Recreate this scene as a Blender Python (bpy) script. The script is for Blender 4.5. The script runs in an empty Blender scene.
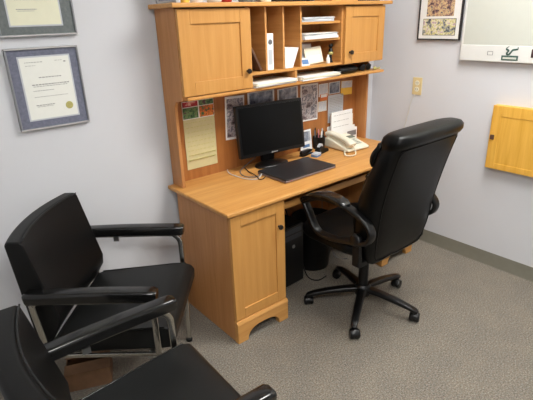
import bpy, bmesh, math, random
from mathutils import Vector, Matrix
random.seed(7)
C = bpy.context.scene.collection
PI = math.pi

# ------------------------------------------------------------------ colours / materials
def lin(r, g, b):
    f = lambda v: (v/255/12.92) if v/255 <= .04045 else ((v/255+.055)/1.055)**2.4
    return (f(r), f(g), f(b), 1)

def new_mat(name):
    m = bpy.data.materials.new(name); m.use_nodes = True
    nt = m.node_tree; b = nt.nodes['Principled BSDF']
    return m, nt, b

def plain(name, rgb, rough=.5, metal=0, spec=.5, noise=.06, nscale=30, bump=0, bscale=200, coat=0):
    m, nt, b = new_mat(name)
    col = lin(*rgb)
    tc = nt.nodes.new('ShaderNodeTexCoord')
    if noise:
        n = nt.nodes.new('ShaderNodeTexNoise'); n.inputs['Scale'].default_value = nscale; n.inputs['Detail'].default_value = 4
        nt.links.new(tc.outputs['Object'], n.inputs['Vector'])
        r = nt.nodes.new('ShaderNodeValToRGB')
        r.color_ramp.elements[0].position = .3; r.color_ramp.elements[1].position = .7
        r.color_ramp.elements[0].color = tuple(c*(1-noise) for c in col[:3])+(1,)
        r.color_ramp.elements[1].color = tuple(min(1, c*(1+noise)) for c in col[:3])+(1,)
        nt.links.new(n.outputs['Fac'], r.inputs['Fac']); nt.links.new(r.outputs['Color'], b.inputs['Base Color'])
    else:
        b.inputs['Base Color'].default_value = col
    b.inputs['Roughness'].default_value = rough; b.inputs['Metallic'].default_value = metal
    b.inputs['Specular IOR Level'].default_value = spec
    if coat: b.inputs['Coat Weight'].default_value = coat; b.inputs['Coat Roughness'].default_value = .15
    if bump:
        n2 = nt.nodes.new('ShaderNodeTexNoise'); n2.inputs['Scale'].default_value = bscale; n2.inputs['Detail'].default_value = 3
        nt.links.new(tc.outputs['Object'], n2.inputs['Vector'])
        bp = nt.nodes.new('ShaderNodeBump'); bp.inputs['Strength'].default_value = bump; bp.inputs['Distance'].default_value = .002
        nt.links.new(n2.outputs['Fac'], bp.inputs['Height']); nt.links.new(bp.outputs['Normal'], b.inputs['Normal'])
    return m

def wood(name, dark, light, axis='z', rough=.42, scale=1.0):
    m, nt, b = new_mat(name)
    tc = nt.nodes.new('ShaderNodeTexCoord'); mp = nt.nodes.new('ShaderNodeMapping')
    s = {'x': (1.2, 22, 22), 'y': (22, 1.2, 22), 'z': (22, 22, 1.2)}[axis]
    mp.inputs['Scale'].default_value = tuple(v*scale for v in s)
    nt.links.new(tc.outputs['Object'], mp.inputs['Vector'])
    n = nt.nodes.new('ShaderNodeTexNoise'); n.inputs['Scale'].default_value = 1.6; n.inputs['Detail'].default_value = 6; n.inputs['Distortion'].default_value = .6
    nt.links.new(mp.outputs['Vector'], n.inputs['Vector'])
    n2 = nt.nodes.new('ShaderNodeTexNoise'); n2.inputs['Scale'].default_value = 9; n2.inputs['Detail'].default_value = 3
    nt.links.new(mp.outputs['Vector'], n2.inputs['Vector'])
    mx = nt.nodes.new('ShaderNodeMath'); mx.operation = 'MULTIPLY_ADD'; mx.inputs[1].default_value = .35
    nt.links.new(n2.outputs['Fac'], mx.inputs[0]); nt.links.new(n.outputs['Fac'], mx.inputs[2])
    r = nt.nodes.new('ShaderNodeValToRGB')
    r.color_ramp.elements[0].position = .42; r.color_ramp.elements[1].position = .88
    r.color_ramp.elements[0].color = lin(*dark); r.color_ramp.elements[1].color = lin(*light)
    nt.links.new(mx.outputs[0], r.inputs['Fac']); nt.links.new(r.outputs['Color'], b.inputs['Base Color'])
    b.inputs['Roughness'].default_value = rough; b.inputs['Specular IOR Level'].default_value = .4
    return m

def picture(name, cols, scale=18, rough=.35):
    """a printed picture: patches of several colours"""
    m, nt, b = new_mat(name)
    tc = nt.nodes.new('ShaderNodeTexCoord')
    n = nt.nodes.new('ShaderNodeTexNoise'); n.inputs['Scale'].default_value = scale; n.inputs['Detail'].default_value = 5; n.inputs['Roughness'].default_value = .65
    nt.links.new(tc.outputs['Object'], n.inputs['Vector'])
    r = nt.nodes.new('ShaderNodeValToRGB'); e = r.color_ramp.elements
    k = len(cols)
    e[0].position = .38; e[0].color = lin(*cols[0]); e[1].position = .62; e[1].color = lin(*cols[-1])
    for i in range(1, k-1):
        x = e.new(.38+.24*i/(k-1)); x.color = lin(*cols[i])
    nt.links.new(n.outputs['Fac'], r.inputs['Fac']); nt.links.new(r.outputs['Color'], b.inputs['Base Color'])
    b.inputs['Roughness'].default_value = rough
    return m

def carpet_mat():
    m, nt, b = new_mat('carpet')
    tc = nt.nodes.new('ShaderNodeTexCoord')
    n = nt.nodes.new('ShaderNodeTexNoise'); n.inputs['Scale'].default_value = 140; n.inputs['Detail'].default_value = 5; n.inputs['Roughness'].default_value = .9
    n2 = nt.nodes.new('ShaderNodeTexNoise'); n2.inputs['Scale'].default_value = 7; n2.inputs['Detail'].default_value = 3
    n3 = nt.nodes.new('ShaderNodeTexNoise'); n3.inputs['Scale'].default_value = 90; n3.inputs['Detail'].default_value = 2
    for q in (n, n2, n3): nt.links.new(tc.outputs['Object'], q.inputs['Vector'])
    r = nt.nodes.new('ShaderNodeValToRGB')
    e = r.color_ramp.elements
    e[0].position = .36; e[0].color = lin(80, 76, 69); e[1].position = .64; e[1].color = lin(178, 171, 158)
    x = e.new(.5); x.color = lin(128, 121, 111)
    nt.links.new(n.outputs['Fac'], r.inputs['Fac'])
    r2 = nt.nodes.new('ShaderNodeValToRGB')
    r2.color_ramp.elements[0].position = .35; r2.color_ramp.elements[0].color = (.9, .9, .91, 1)
    r2.color_ramp.elements[1].position = .65; r2.color_ramp.elements[1].color = (1, .99, .97, 1)
    nt.links.new(n2.outputs['Fac'], r2.inputs['Fac'])
    r3 = nt.nodes.new('ShaderNodeValToRGB')
    r3.color_ramp.elements[0].position = .35; r3.color_ramp.elements[0].color = (.93, .98, 1.0, 1)
    r3.color_ramp.elements[1].position = .65; r3.color_ramp.elements[1].color = (1, .95, .93, 1)
    nt.links.new(n3.outputs['Fac'], r3.inputs['Fac'])
    mx = nt.nodes.new('ShaderNodeMix'); mx.data_type = 'RGBA'; mx.blend_type = 'MULTIPLY'; mx.inputs['Factor'].default_value = 1
    nt.links.new(r.outputs['Color'], mx.inputs[6]); nt.links.new(r2.outputs['Color'], mx.inputs[7])
    mx2 = nt.nodes.new('ShaderNodeMix'); mx2.data_type = 'RGBA'; mx2.blend_type = 'MULTIPLY'; mx2.inputs['Factor'].default_value = 1
    nt.links.new(mx.outputs[2], mx2.inputs[6]); nt.links.new(r3.outputs['Color'], mx2.inputs[7])
    nt.links.new(mx2.outputs[2], b.inputs['Base Color'])
    bp = nt.nodes.new('ShaderNodeBump'); bp.inputs['Strength'].default_value = .3; bp.inputs['Distance'].default_value = .004
    nt.links.new(n.outputs['Fac'], bp.inputs['Height']); nt.links.new(bp.outputs['Normal'], b.inputs['Normal'])
    b.inputs['Roughness'].default_value = .95; b.inputs['Specular IOR Level'].default_value = .1
    return m

def emit_mat(name, strength, rgb=(1, 1, 1)):
    m = bpy.data.materials.new(name); m.use_nodes = True; nt = m.node_tree
    nt.nodes.clear()
    e = nt.nodes.new('ShaderNodeEmission'); o = nt.nodes.new('ShaderNodeOutputMaterial')
    e.inputs['Strength'].default_value = strength; e.inputs['Color'].default_value = tuple(rgb)+(1,)
    nt.links.new(e.outputs[0], o.inputs[0]); return m

M = {}
M['wall_back'] = plain('lavender_paint', (208, 209, 213), .75, noise=.012, nscale=3, bump=.12, bscale=160, spec=.25)
M['ceiling'] = plain('ceiling_tile', (225, 224, 220), .9, noise=.04, nscale=60, bump=.4, bscale=90)
M['carpet'] = carpet_mat()
M['vinyl'] = plain('vinyl_base', (112, 109, 97), .5, noise=.04)
M['oakx'] = wood('oak_along', (188, 130, 64), (210, 156, 90), 'x')
M['oakz'] = wood('oak_upright', (190, 134, 68), (203, 149, 82), 'z')
M['oakside'] = wood('oak_side', (172, 114, 62), (190, 134, 82), 'z')
M['oakback_shaded'] = wood('oak_back_panel_shaded', (148, 92, 45), (172, 112, 60), 'z')  # same oak, with the shade inside the hutch put into its colour
M['oaky'] = wood('oak_deep', (184, 126, 66), (206, 150, 88), 'y')
M['pine'] = wood('golden_wood', (214, 158, 58), (232, 180, 82), 'z', rough=.4)
M['cardboard'] = plain('cardboard', (116, 84, 58), .85, noise=.12, nscale=25)  # tan board darkened, shade under the chair is part of this colour
M['leather'] = plain('black_leather', (8, 8, 8), .36, spec=.2, noise=.1, bump=.25, bscale=180)
M['vinylblack'] = plain('black_vinyl', (10, 10, 10), .42, spec=.25, noise=.08, bump=.12, bscale=250)
M['seatvinyl'] = plain('charcoal_vinyl', (20, 21, 21), .42, spec=.30, noise=.06, bump=.12, bscale=250)
M['plastic'] = plain('black_plastic', (12, 12, 13), .32, noise=.05, spec=.45)
M['armpad'] = plain('satin_black_urethane', (16, 16, 16), .17, noise=.05, spec=.6)
M['matblack'] = plain('matte_black', (9, 9, 10), .5, noise=.05, spec=.35)
M['screen'] = plain('dark_screen', (9, 10, 11), .3, noise=0, spec=.2)
M['chrome'] = plain('steel', (196, 194, 188), .24, metal=1, noise=.03)
M['dullsteel'] = plain('satin_steel', (170, 170, 168), .35, metal=1, noise=.03)
M['knob'] = plain('dark_bronze', (30, 26, 24), .3, noise=.05, spec=.6)
M['white'] = plain('white_paper', (236, 236, 234), .7, noise=.015)
M['cream'] = plain('cream_paper', (236, 228, 205), .7, noise=.02)
M['greypaper'] = plain('grey_paper', (190, 194, 200), .7, noise=.03)
M['calpage'] = plain('calendar_paper', (198, 188, 142), .75, noise=.04)
M['ink'] = plain('grey_ink', (150, 150, 146), .7, noise=0)
M['inkdark'] = plain('dark_ink', (96, 98, 102), .7, noise=0)
M['certcream'] = plain('certificate_cream', (226, 225, 200), .7, noise=.02)
M['certwhite'] = plain('certificate_white', (230, 231, 224), .7, noise=.015)
M['bluemat'] = plain('blue_grey_mat', (108, 111, 128), .8, noise=.16, nscale=90)
M['greenmat'] = plain('grey_green_mat', (106, 112, 112), .8, noise=.14, nscale=90)
M['framedark'] = plain('pewter_moulding', (140, 141, 144), .35, metal=.4, noise=.04)
M['framelight'] = plain('silver_edge', (215, 214, 212), .25, metal=.5, noise=.03)
M['blackframe'] = plain('black_moulding', (38, 36, 38), .4, noise=.04)
M['gold'] = plain('gold_foil', (186, 178, 110), .4, metal=.2, noise=.12, nscale=120)
M['matwhite'] = plain('white_mat', (226, 224, 220), .8, noise=.01)
M['board'] = plain('board_face', (194, 196, 187), .45, noise=.01, spec=.5)
M['boardrail'] = plain('board_rail', (216, 216, 212), .4, noise=.01)
M['green'] = plain('dark_green_print', (52, 82, 74), .5, noise=.05)
M['maroon'] = plain('dark_maroon_print', (64, 40, 42), .5, noise=.05)
M['ivory'] = plain('ivory_plastic', (218, 198, 146), .4, noise=.02)
M['phone'] = plain('off_white_plastic', (228, 224, 204), .4, noise=.02)
M['phonekey'] = plain('pale_grey_keys', (196, 198, 188), .5, noise=.02)
M['display'] = plain('grey_display', (120, 128, 116), .25, noise=.02)
M['cable'] = plain('pale_cable', (206, 204, 198), .5, noise=.02)
M['greycable'] = plain('grey_cable', (112, 112, 114), .5, noise=.02)
M['yellow'] = plain('yellow_note', (236, 190, 74), .7, noise=.03)
M['red'] = plain('red_glaze', (166, 30, 36), .3, noise=.05)
M['orange'] = plain('orange_print', (226, 128, 66), .6, noise=.1)
M['leafgreen'] = plain('leaf_green', (70, 110, 62), .6, noise=.25, nscale=60)
M['glaze'] = plain('white_glaze', (230, 230, 228), .2, noise=.01)
M['darkbox'] = plain('charcoal_plastic', (52, 54, 60), .4, noise=.05)
M['brownbook'] = plain('brown_cover', (92, 62, 44), .55, noise=.1)
M['pink'] = plain('pink_rubber', (206, 128, 132), .5, noise=.03)
M['blue'] = plain('blue_print', (92, 128, 176), .5, noise=.08)
M['laptop'] = plain('dark_laptop_lid', (34, 33, 35), .38, noise=.12, nscale=200)
M['lapedge'] = plain('grey_laptop_edge', (128, 112, 110), .4, noise=.05)
M['pic_flower'] = picture('print_flowers', [(40, 66, 40), (80, 120, 70), (214, 96, 44), (230, 150, 60), (150, 40, 44)], 34)
M['pic_green'] = picture('print_garden', [(34, 60, 40), (70, 110, 66), (120, 150, 96), (90, 60, 70)], 34)
M['pic_red'] = picture('print_red', [(60, 70, 40), (150, 30, 44), (186, 44, 56), (230, 190, 180)], 20)
M['pic_people'] = picture('print_people', [(60, 50, 56), (130, 116, 118), (196, 190, 192), (84, 84, 100), (214, 208, 206)], 14)
M['pic_blue'] = picture('print_skyline', [(40, 44, 60), (110, 116, 130), (150, 158, 172), (206, 206, 210)], 10)
M['pic_crowd'] = picture('print_crowd', [(60, 42, 52), (120, 92, 96), (176, 140, 112), (216, 190, 140), (96, 84, 98)], 36)
M['pic_meadow'] = picture('print_meadow', [(70, 76, 80), (150, 152, 160), (204, 194, 104), (224, 220, 206), (176, 150, 156)], 40)
M['pic_note'] = picture('print_note', [(206, 210, 216), (224, 224, 226), (196, 206, 220), (226, 222, 216)], 30)

# ------------------------------------------------------------------ mesh builder
class MB:
    def __init__(self): self.bm = bmesh.new()
    def _tag(self, before, mi):
        for f in self.bm.faces:
            if f.index == -1 or f not in before: pass
    def box(self, x0, x1, y0, y1, z0, z1, mi=0, rot=None, piv=None):
        vs = [self.bm.verts.new(Vector(p)) for p in ((x0,y0,z0),(x1,y0,z0),(x1,y1,z0),(x0,y1,z0),(x0,y0,z1),(x1,y0,z1),(x1,y1,z1),(x0,y1,z1))]
        if rot is not None:
            pv = Vector(piv) if piv else Vector(((x0+x1)/2, (y0+y1)/2, (z0+z1)/2))
            for v in vs: v.co = rot @ (v.co-pv) + pv
        for q in ((0,3,2,1),(4,5,6,7),(0,1,5,4),(1,2,6,5),(2,3,7,6),(3,0,4,7)):
            f = self.bm.faces.new([vs[i] for i in q]); f.material_index = mi
        return self
    def prism(self, poly, axis, a0, a1, mi=0):
        """poly in the two other axes (in x,y,z order), extruded along axis"""
        def P(u, v, a):
            return {'x': (a, u, v), 'y': (u, a, v), 'z': (u, v, a)}[axis]
        b = [self.bm.verts.new(P(u, v, a0)) for u, v in poly]; t = [self.bm.verts.new(P(u, v, a1)) for u, v in poly]
        n = len(poly)
        fs = [self.bm.faces.new(b[::-1]), self.bm.faces.new(t)]
        for i in range(n): fs.append(self.bm.faces.new((b[i], b[(i+1) % n], t[(i+1) % n], t[i])))
        for f in fs: f.material_index = mi
        return self
    def rings(self, rs, mi=0, closed_ends=True, loop=False):
        vv = [[self.bm.verts.new(Vector(p)) for p in r] for r in rs]
        n = len(vv[0]); pairs = list(zip(vv, vv[1:]))
        if loop: pairs.append((vv[-1], vv[0]))
        for a, b in pairs:
            for i in range(n):
                f = self.bm.faces.new((a[i], a[(i+1) % n], b[(i+1) % n], b[i])); f.material_index = mi
        if closed_ends and not loop:
            self.bm.faces.new(vv[0][::-1]).material_index = mi; self.bm.faces.new(vv[-1]).material_index = mi
        return self
    def lathe(self, prof, c=(0, 0, 0), n=24, mi=0, axis='z', rot=None):
        rs = []
        for r, z in prof:
            ring = []
            for i in range(n):
                a = 2*PI*i/n; p = Vector((r*math.cos(a), r*math.sin(a), z))
                if axis == 'y': p = Vector((p.x, p.z, p.y))
                if axis == 'x': p = Vector((p.z, p.x, p.y))
                if rot is not None: p = rot @ p
                ring.append(p+Vector(c))
            rs.append(ring)
        return self.rings(rs, mi)
    def sweep(self, path, sec, up=(0, 0, 1), mi=0, scales=None, loop=False):
        """sec: list of (side, up) offsets; path: list of points"""
        path = [Vector(p) for p in path]; n = len(path); rs = []
        up0 = Vector(up)
        for i, p in enumerate(path):
            if loop: t = path[(i+1) % n]-path[(i-1) % n]
            else: t = path[min(i+1, n-1)]-path[max(i-1, 0)]
            t.normalize(); s = t.cross(up0)
            if s.length < 1e-4: s = t.cross(Vector((0, 1, 0.01)))
            s.normalize(); u = s.cross(t); k = scales[i] if scales else 1
            rs.append([p+s*(a*k)+u*(b*k) for a, b in sec])
        return self.rings(rs, mi, loop=loop)
    def tube(self, path, r, n=10, mi=0, up=(0, 0, 1), scales=None):
        return self.sweep(path, [(r*math.cos(2*PI*i/n), r*math.sin(2*PI*i/n)) for i in range(n)], up, mi, scales)
    def ball(self, c, r, sx=1, sy=1, sz=1, mi=0, n=16):
        prof = [(max(1e-4, r*math.sin(PI*i/n)), -r*math.cos(PI*i/n)) for i in range(n+1)]
        rs = [[Vector((a*math.cos(2*PI*k/n)*sx+c[0], a*math.sin(2*PI*k/n)*sy+c[1], z*sz+c[2])) for k in range(n)] for a, z in prof]
        return self.rings(rs, mi)
    def pillow(self, x0, x1, y0, y1, z0, z1, e=.35, n=28, mi=0, m=14):
        """superellipsoid cushion"""
        c = Vector(((x0+x1)/2, (y0+y1)/2, (z0+z1)/2)); h = Vector(((x1-x0)/2, (y1-y0)/2, (z1-z0)/2))
        sg = lambda v, p: math.copysign(abs(v)**p, v)
        rs = []
        for i in range(m+1):
            t = -PI/2+PI*i/m; ct = max(1e-3, math.cos(t))
            rs.append([c+Vector((h.x*sg(ct, e*1.2)*sg(math.cos(2*PI*k/n), e), h.y*sg(ct, e*1.2)*sg(math.sin(2*PI*k/n), e), h.z*sg(math.sin(t), .75))) for k in range(n)])
        return self.rings(rs, mi)
    def build(self, name, mats, parent=None, bevel=0, seg=2, ang=50, xf=None):
        bm = self.bm
        bmesh.ops.recalc_face_normals(bm, faces=bm.faces)
        if bevel:
            es = [e for e in bm.edges if len(e.link_faces) == 2 and e.calc_face_angle(0) > math.radians(28)]
            bmesh.ops.bevel(bm, geom=es, offset=bevel, segments=seg, profile=.5, affect='EDGES', clamp_overlap=True)
        if xf is not None: bmesh.ops.transform(bm, matrix=xf, verts=bm.verts)
        for f in bm.faces: f.smooth = True
        for e in bm.edges: e.smooth = not (len(e.link_faces) == 2 and e.calc_face_angle(0) > math.radians(ang))
        me = bpy.data.meshes.new(name); bm.to_mesh(me); bm.free()
        if not isinstance(mats, (list, tuple)): mats = [mats]
        for m in mats: me.materials.append(M[m] if isinstance(m, str) else m)
        o = bpy.data.objects.new(name, me); C.objects.link(o)
        if parent is not None: o.parent = parent
        if bevel:
            w = o.modifiers.new('wn', 'WEIGHTED_NORMAL'); w.keep_sharp = True
        return o

def tag(o, label=None, cat=None, group=None, kind=None):
    if label: o['label'] = label
    if cat: o['category'] = cat
    if group: o['group'] = group
    if kind: o['kind'] = kind
    return o
def thing(name, label, cat, loc=(0, 0, 0), rz=0, group=None):
    o = bpy.data.objects.new(name, None); C.objects.link(o); o.empty_display_size = .05
    o.location = loc; o.rotation_euler = (0, 0, rz)
    return tag(o, label, cat, group)
def put(o, loc, rz=0, rx=0, ry=0):
    o.location = loc; o.rotation_euler = (rx, ry, rz); return o
def dup(root, loc, rz, label):
    r = root.copy(); C.objects.link(r); r.location = loc; r.rotation_euler = (0, 0, rz); r['label'] = label
    for ch in list(root.children):
        c = ch.copy(); C.objects.link(c); c.parent = r
        for g in list(ch.children):
            d = g.copy(); C.objects.link(d); d.parent = c
    return r
def smooth(pts, n=6):
    """Catmull-Rom through points"""
    pts = [Vector(p) for p in pts]; out = []
    for i in range(len(pts)-1):
        p0, p1, p2, p3 = pts[max(i-1, 0)], pts[i], pts[i+1], pts[min(i+2, len(pts)-1)]
        for k in range(n):
            t = k/n
            out.append(.5*((2*p1)+(p2-p0)*t+(2*p0-5*p1+4*p2-p3)*t*t+(3*p1-p0-3*p2+p3)*t**3))
    return out+[pts[-1]]
def rrect(w, h, r, n=4):
    """rounded rectangle section, centred"""
    out = []
    for cx, cy, a0 in ((w/2-r, h/2-r, 0), (-w/2+r, h/2-r, PI/2), (-w/2+r, -h/2+r, PI), (w/2-r, -h/2+r, 3*PI/2)):
        for k in range(n+1):
            a = a0+PI/2*k/n; out.append((cx+r*math.cos(a), cy+r*math.sin(a)))
    return out

# ------------------------------------------------------------------ the room
XL, XR, YF, ZC = -2.3, 1.75, -4.2, 2.6
def wall(name, *b): return tag(MB().box(*b).build(name, 'wall_back'), kind='structure')
wall('wall_back', XL-.1, XR+.1, 0, .1, 0, ZC)
wall('wall_right', XR, XR+.1, YF, 0, 0, ZC)
wall('wall_left', XL-.1, XL, YF, 0, 0, ZC)
wall('wall_front', XL-.1, XR+.1, YF-.1, YF, 0, ZC)
tag(MB().box(XL-.1, XR+.1, YF-.1, .1, -.1, 0).build('floor', 'carpet'), kind='structure')
tag(MB().box(XL-.1, XR+.1, YF-.1, .1, ZC, ZC+.1).build('ceiling', 'ceiling'), kind='structure')
def base(name, horiz, a0, a1, w):
    poly = [(0, 0), (.012, 0), (.007, .006), (.005, .085), (.002, .092), (0, .092)]
    m = MB()
    if horiz == 'back': m.prism([(-u, v) for u, v in poly], 'x', a0, a1)
    elif horiz == 'right': m.prism([(XR-u, v) for u, v in poly], 'y', a0, a1)
    elif horiz == 'left': m.prism([(XL+u, v) for u, v in poly], 'y', a0, a1)
    tag(m.build(name, 'vinyl'), kind='structure')
base('baseboard_back', 'back', XL, XR, 0)
base('baseboard_right', 'right', YF, 0, 0)
base('baseboard_left', 'left', YF, 0, 0)

def ceiling_light(x, y, label, strength, sx=1.2, sy=.6):
    t = thing('ceiling_light', label, 'light', (x, y, ZC-.03), 0, 'ceiling lights')
    m = MB(); w = .03
    m.box(-sx/2, sx/2, -sy/2, -sy/2+w, 0, .029); m.box(-sx/2, sx/2, sy/2-w, sy/2, 0, .029)
    m.box(-sx/2, -sx/2+w, -sy/2+w, sy/2-w, 0, .029); m.box(sx/2-w, sx/2, -sy/2+w, sy/2-w, 0, .029)
    m.build('light_frame', 'boardrail', t)
    MB().box(-sx/2+w, sx/2-w, -sy/2+w, sy/2-w, .008, .02).build('diffuser', emit_mat('lit_diffuser', strength, (1, .985, .95)), t)
ceiling_light(.85, -1.4, 'lit ceiling light panel above the office chair', 33)
ceiling_light(-1.2, -2.7, 'lit ceiling light panel farther from the desk, over the camera', 36)

# ------------------------------------------------------------------ desk
H = .745; D = .59; L = 1.56
desk = thing('desk', 'honey oak computer desk with two door pedestals against the back wall', 'desk', (0, 0, 0))
MB().box(-.010, L, -D+.002, -.012, H-.022, H).build('desktop', 'oakx', desk, bevel=.006, seg=3)
def arch_plinth(x0, x1):
    y = -.587
    poly = [(x0, 0), (x0+.066, 0)]
    cx = (x0+x1)/2; w = (x1-x0)/2-.066
    for k in range(13):
        a = PI-PI*k/12
        sx = math.copysign(abs(math.cos(a))**.75, math.cos(a))
        poly.append((cx+w*sx, .01+.058*math.sin(a)))
    poly += [(x1-.066, 0), (x1, 0), (x1, .112), (x0, .112)]
    m = MB(); m.prism(poly, 'y', y, y+.030)
    m.prism([(y-.003, .112), (y+.030, .112), (y+.030, .13), (y+.006, .13)], 'x', x0, x1)
    return m
def pedestal(x0, x1, knob_x):
    yf = -.556; t = .018; yb = -.068
    m = MB()
    m.box(x0, x0+t, yf, yb, 0, H-.022); m.box(x1-t, x1, yf, yb, 0, H-.022)
    m.box(x0+t, x1-t, yb-.015, yb, .0, H-.022); m.box(x0+t, x1-t, yf+.002, yb-.015, .112, .128)
    m.box(x0+t, x1-t, yf+.004, yf+.02, .128, H-.022)
    m.build('pedestal', 'oakside', desk, bevel=.002, seg=1)
    arch_plinth(x0-.002, x1+.002).build('plinth', 'oakx', desk, bevel=.0015, seg=1)
    door = raised_door(x0+.001, x1-.001, .133, H-.028, yf-.001, desk)
    knob(knob_x, yf-.018, .583, door)
def raised_door(x0, x1, z0, z1, y, parent, fr=.058, th=.018, mat='oakz'):
    m = MB(); e = .0045
    # stiles, rails, and a recessed panel behind them
    m.box(x0, x0+fr, y-th, y, z0, z1); m.box(x1-fr, x1, y-th, y, z0, z1)
    m.box(x0+fr, x1-fr, y-th, y, z0, z0+fr); m.box(x0+fr, x1-fr, y-th, y, z1-fr, z1)
    d = MB.build(m, 'door', mat, parent, bevel=.0022, seg=2)
    p = MB(); p.box(x0+fr-.002, x1-fr+.002, y-th+.008, y-.001, z0+fr-.002, z1-fr+.002)
    p.build('door_panel', mat, d)
    return d
def knob(x, y, z, parent, r=.0135):
    m = MB().lathe([(.001, 0), (.007, 0), (.0055, -.008), (.007, -.012), (r, -.016), (r*1.03, -.021), (r*.8, -.027), (.001, -.029)], (x, y, z), 20, axis='y')
    return m.build('knob', 'knob', parent)
pedestal(.012, .355, .312)
pedestal(1.205, 1.54, 1.25)
MB().box(.356, 1.204, -.085, -.072, .25, H-.022).build('back_panel', 'oakback_shaded', desk)
m = MB(); m.box(.375, 1.185, -.49, -.2, .635, .65); m.box(.372, 1.188, -.508, -.49, .628, .668)
m.build('keyboard_tray', 'oakx', desk, bevel=.002, seg=1)

# ------------------------------------------------------------------ hutch
hx0, hx1 = .026, 1.557; ZB = 1.222; ZT = 1.645; yU = -.209; yL = -.118; zD = H+.0005
hutch = thing('desk_hutch', 'honey oak hutch with two doors and open cubbies standing on the desk', 'hutch', (0, 0, 0))
t = .018
# left side panel: full depth above, curving back to a narrow upright below
poly = [(-.014, zD), (yL, zD), (yL, ZB-.06), (yL-.006, ZB-.03), (yL-.024, ZB-.012), (yU, ZB), (yU, ZT), (-.014, ZT)]
MB().prism(poly, 'x', hx0, hx0+t).build('side_panel', 'oakside', hutch, bevel=.0015, seg=1)
# right side panel: notched beside the open lowest cubby
poly = [(-.014, zD), (yL, zD), (yL, 1.298), (yU, 1.298), (yU, ZT), (-.014, ZT)]
MB().prism(poly, 'x', hx1-t, hx1).build('side_panel', 'oakside', hutch, bevel=.0015, seg=1)
MB().box(-.004, 1.60, -.25, -.012, ZT, ZT+.021).build('top_board', 'oakx', hutch, bevel=.005, seg=3)
MB().box(hx0+t, hx1-t, -.024, -.014, zD, ZT).build('back_panel', 'oakback_shaded', hutch)
MB().box(hx0+t, hx1+.012, -.234, -.024, ZB, ZB+.016).build('bottom_shelf', 'oakx', hutch, bevel=.002, seg=1)
zM = 1.317
MB().box(.452, hx1-t, yU+.002, -.024, zM-.016, zM).build('middle_shelf', 'oakx', hutch, bevel=.0015, seg=1)
for x, z0, z1 in ((.434, ZB+.016, ZT), (.565, zM, ZT), (.690, zM, ZT), (.822, zM, ZT), (1.166, zM, ZT), (.783, ZB+.016, zM-.016)):
    MB().box(x-.004 if x != .434 else x, x+.008 if x != .434 else x+.018, yU+.002, -.024, z0, z1).build('divider', 'oaky', hutch)
for z in (1.545, 1.450):
    MB().box(.830, 1.162, yU+.012, -.024, z, z+.014).build('letter_shelf', 'oakx', hutch, bevel=.0015, seg=1)
d = raised_door(hx0+.003, .45, ZB+.02, ZT-.006, yU-.001, hutch, fr=.066); knob(.416, yU-.019, 1.332, d)
d = raised_door(1.178, hx1-.003, 1.302, ZT-.006, yU-.001, hutch, fr=.062); knob(1.220, yU-.019, 1.372, d)
MB().box(1.175, 1.192, yU+.0005, yU+.016, zM, ZT-.0005).build('face_stile', 'oakz', hutch)

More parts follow.
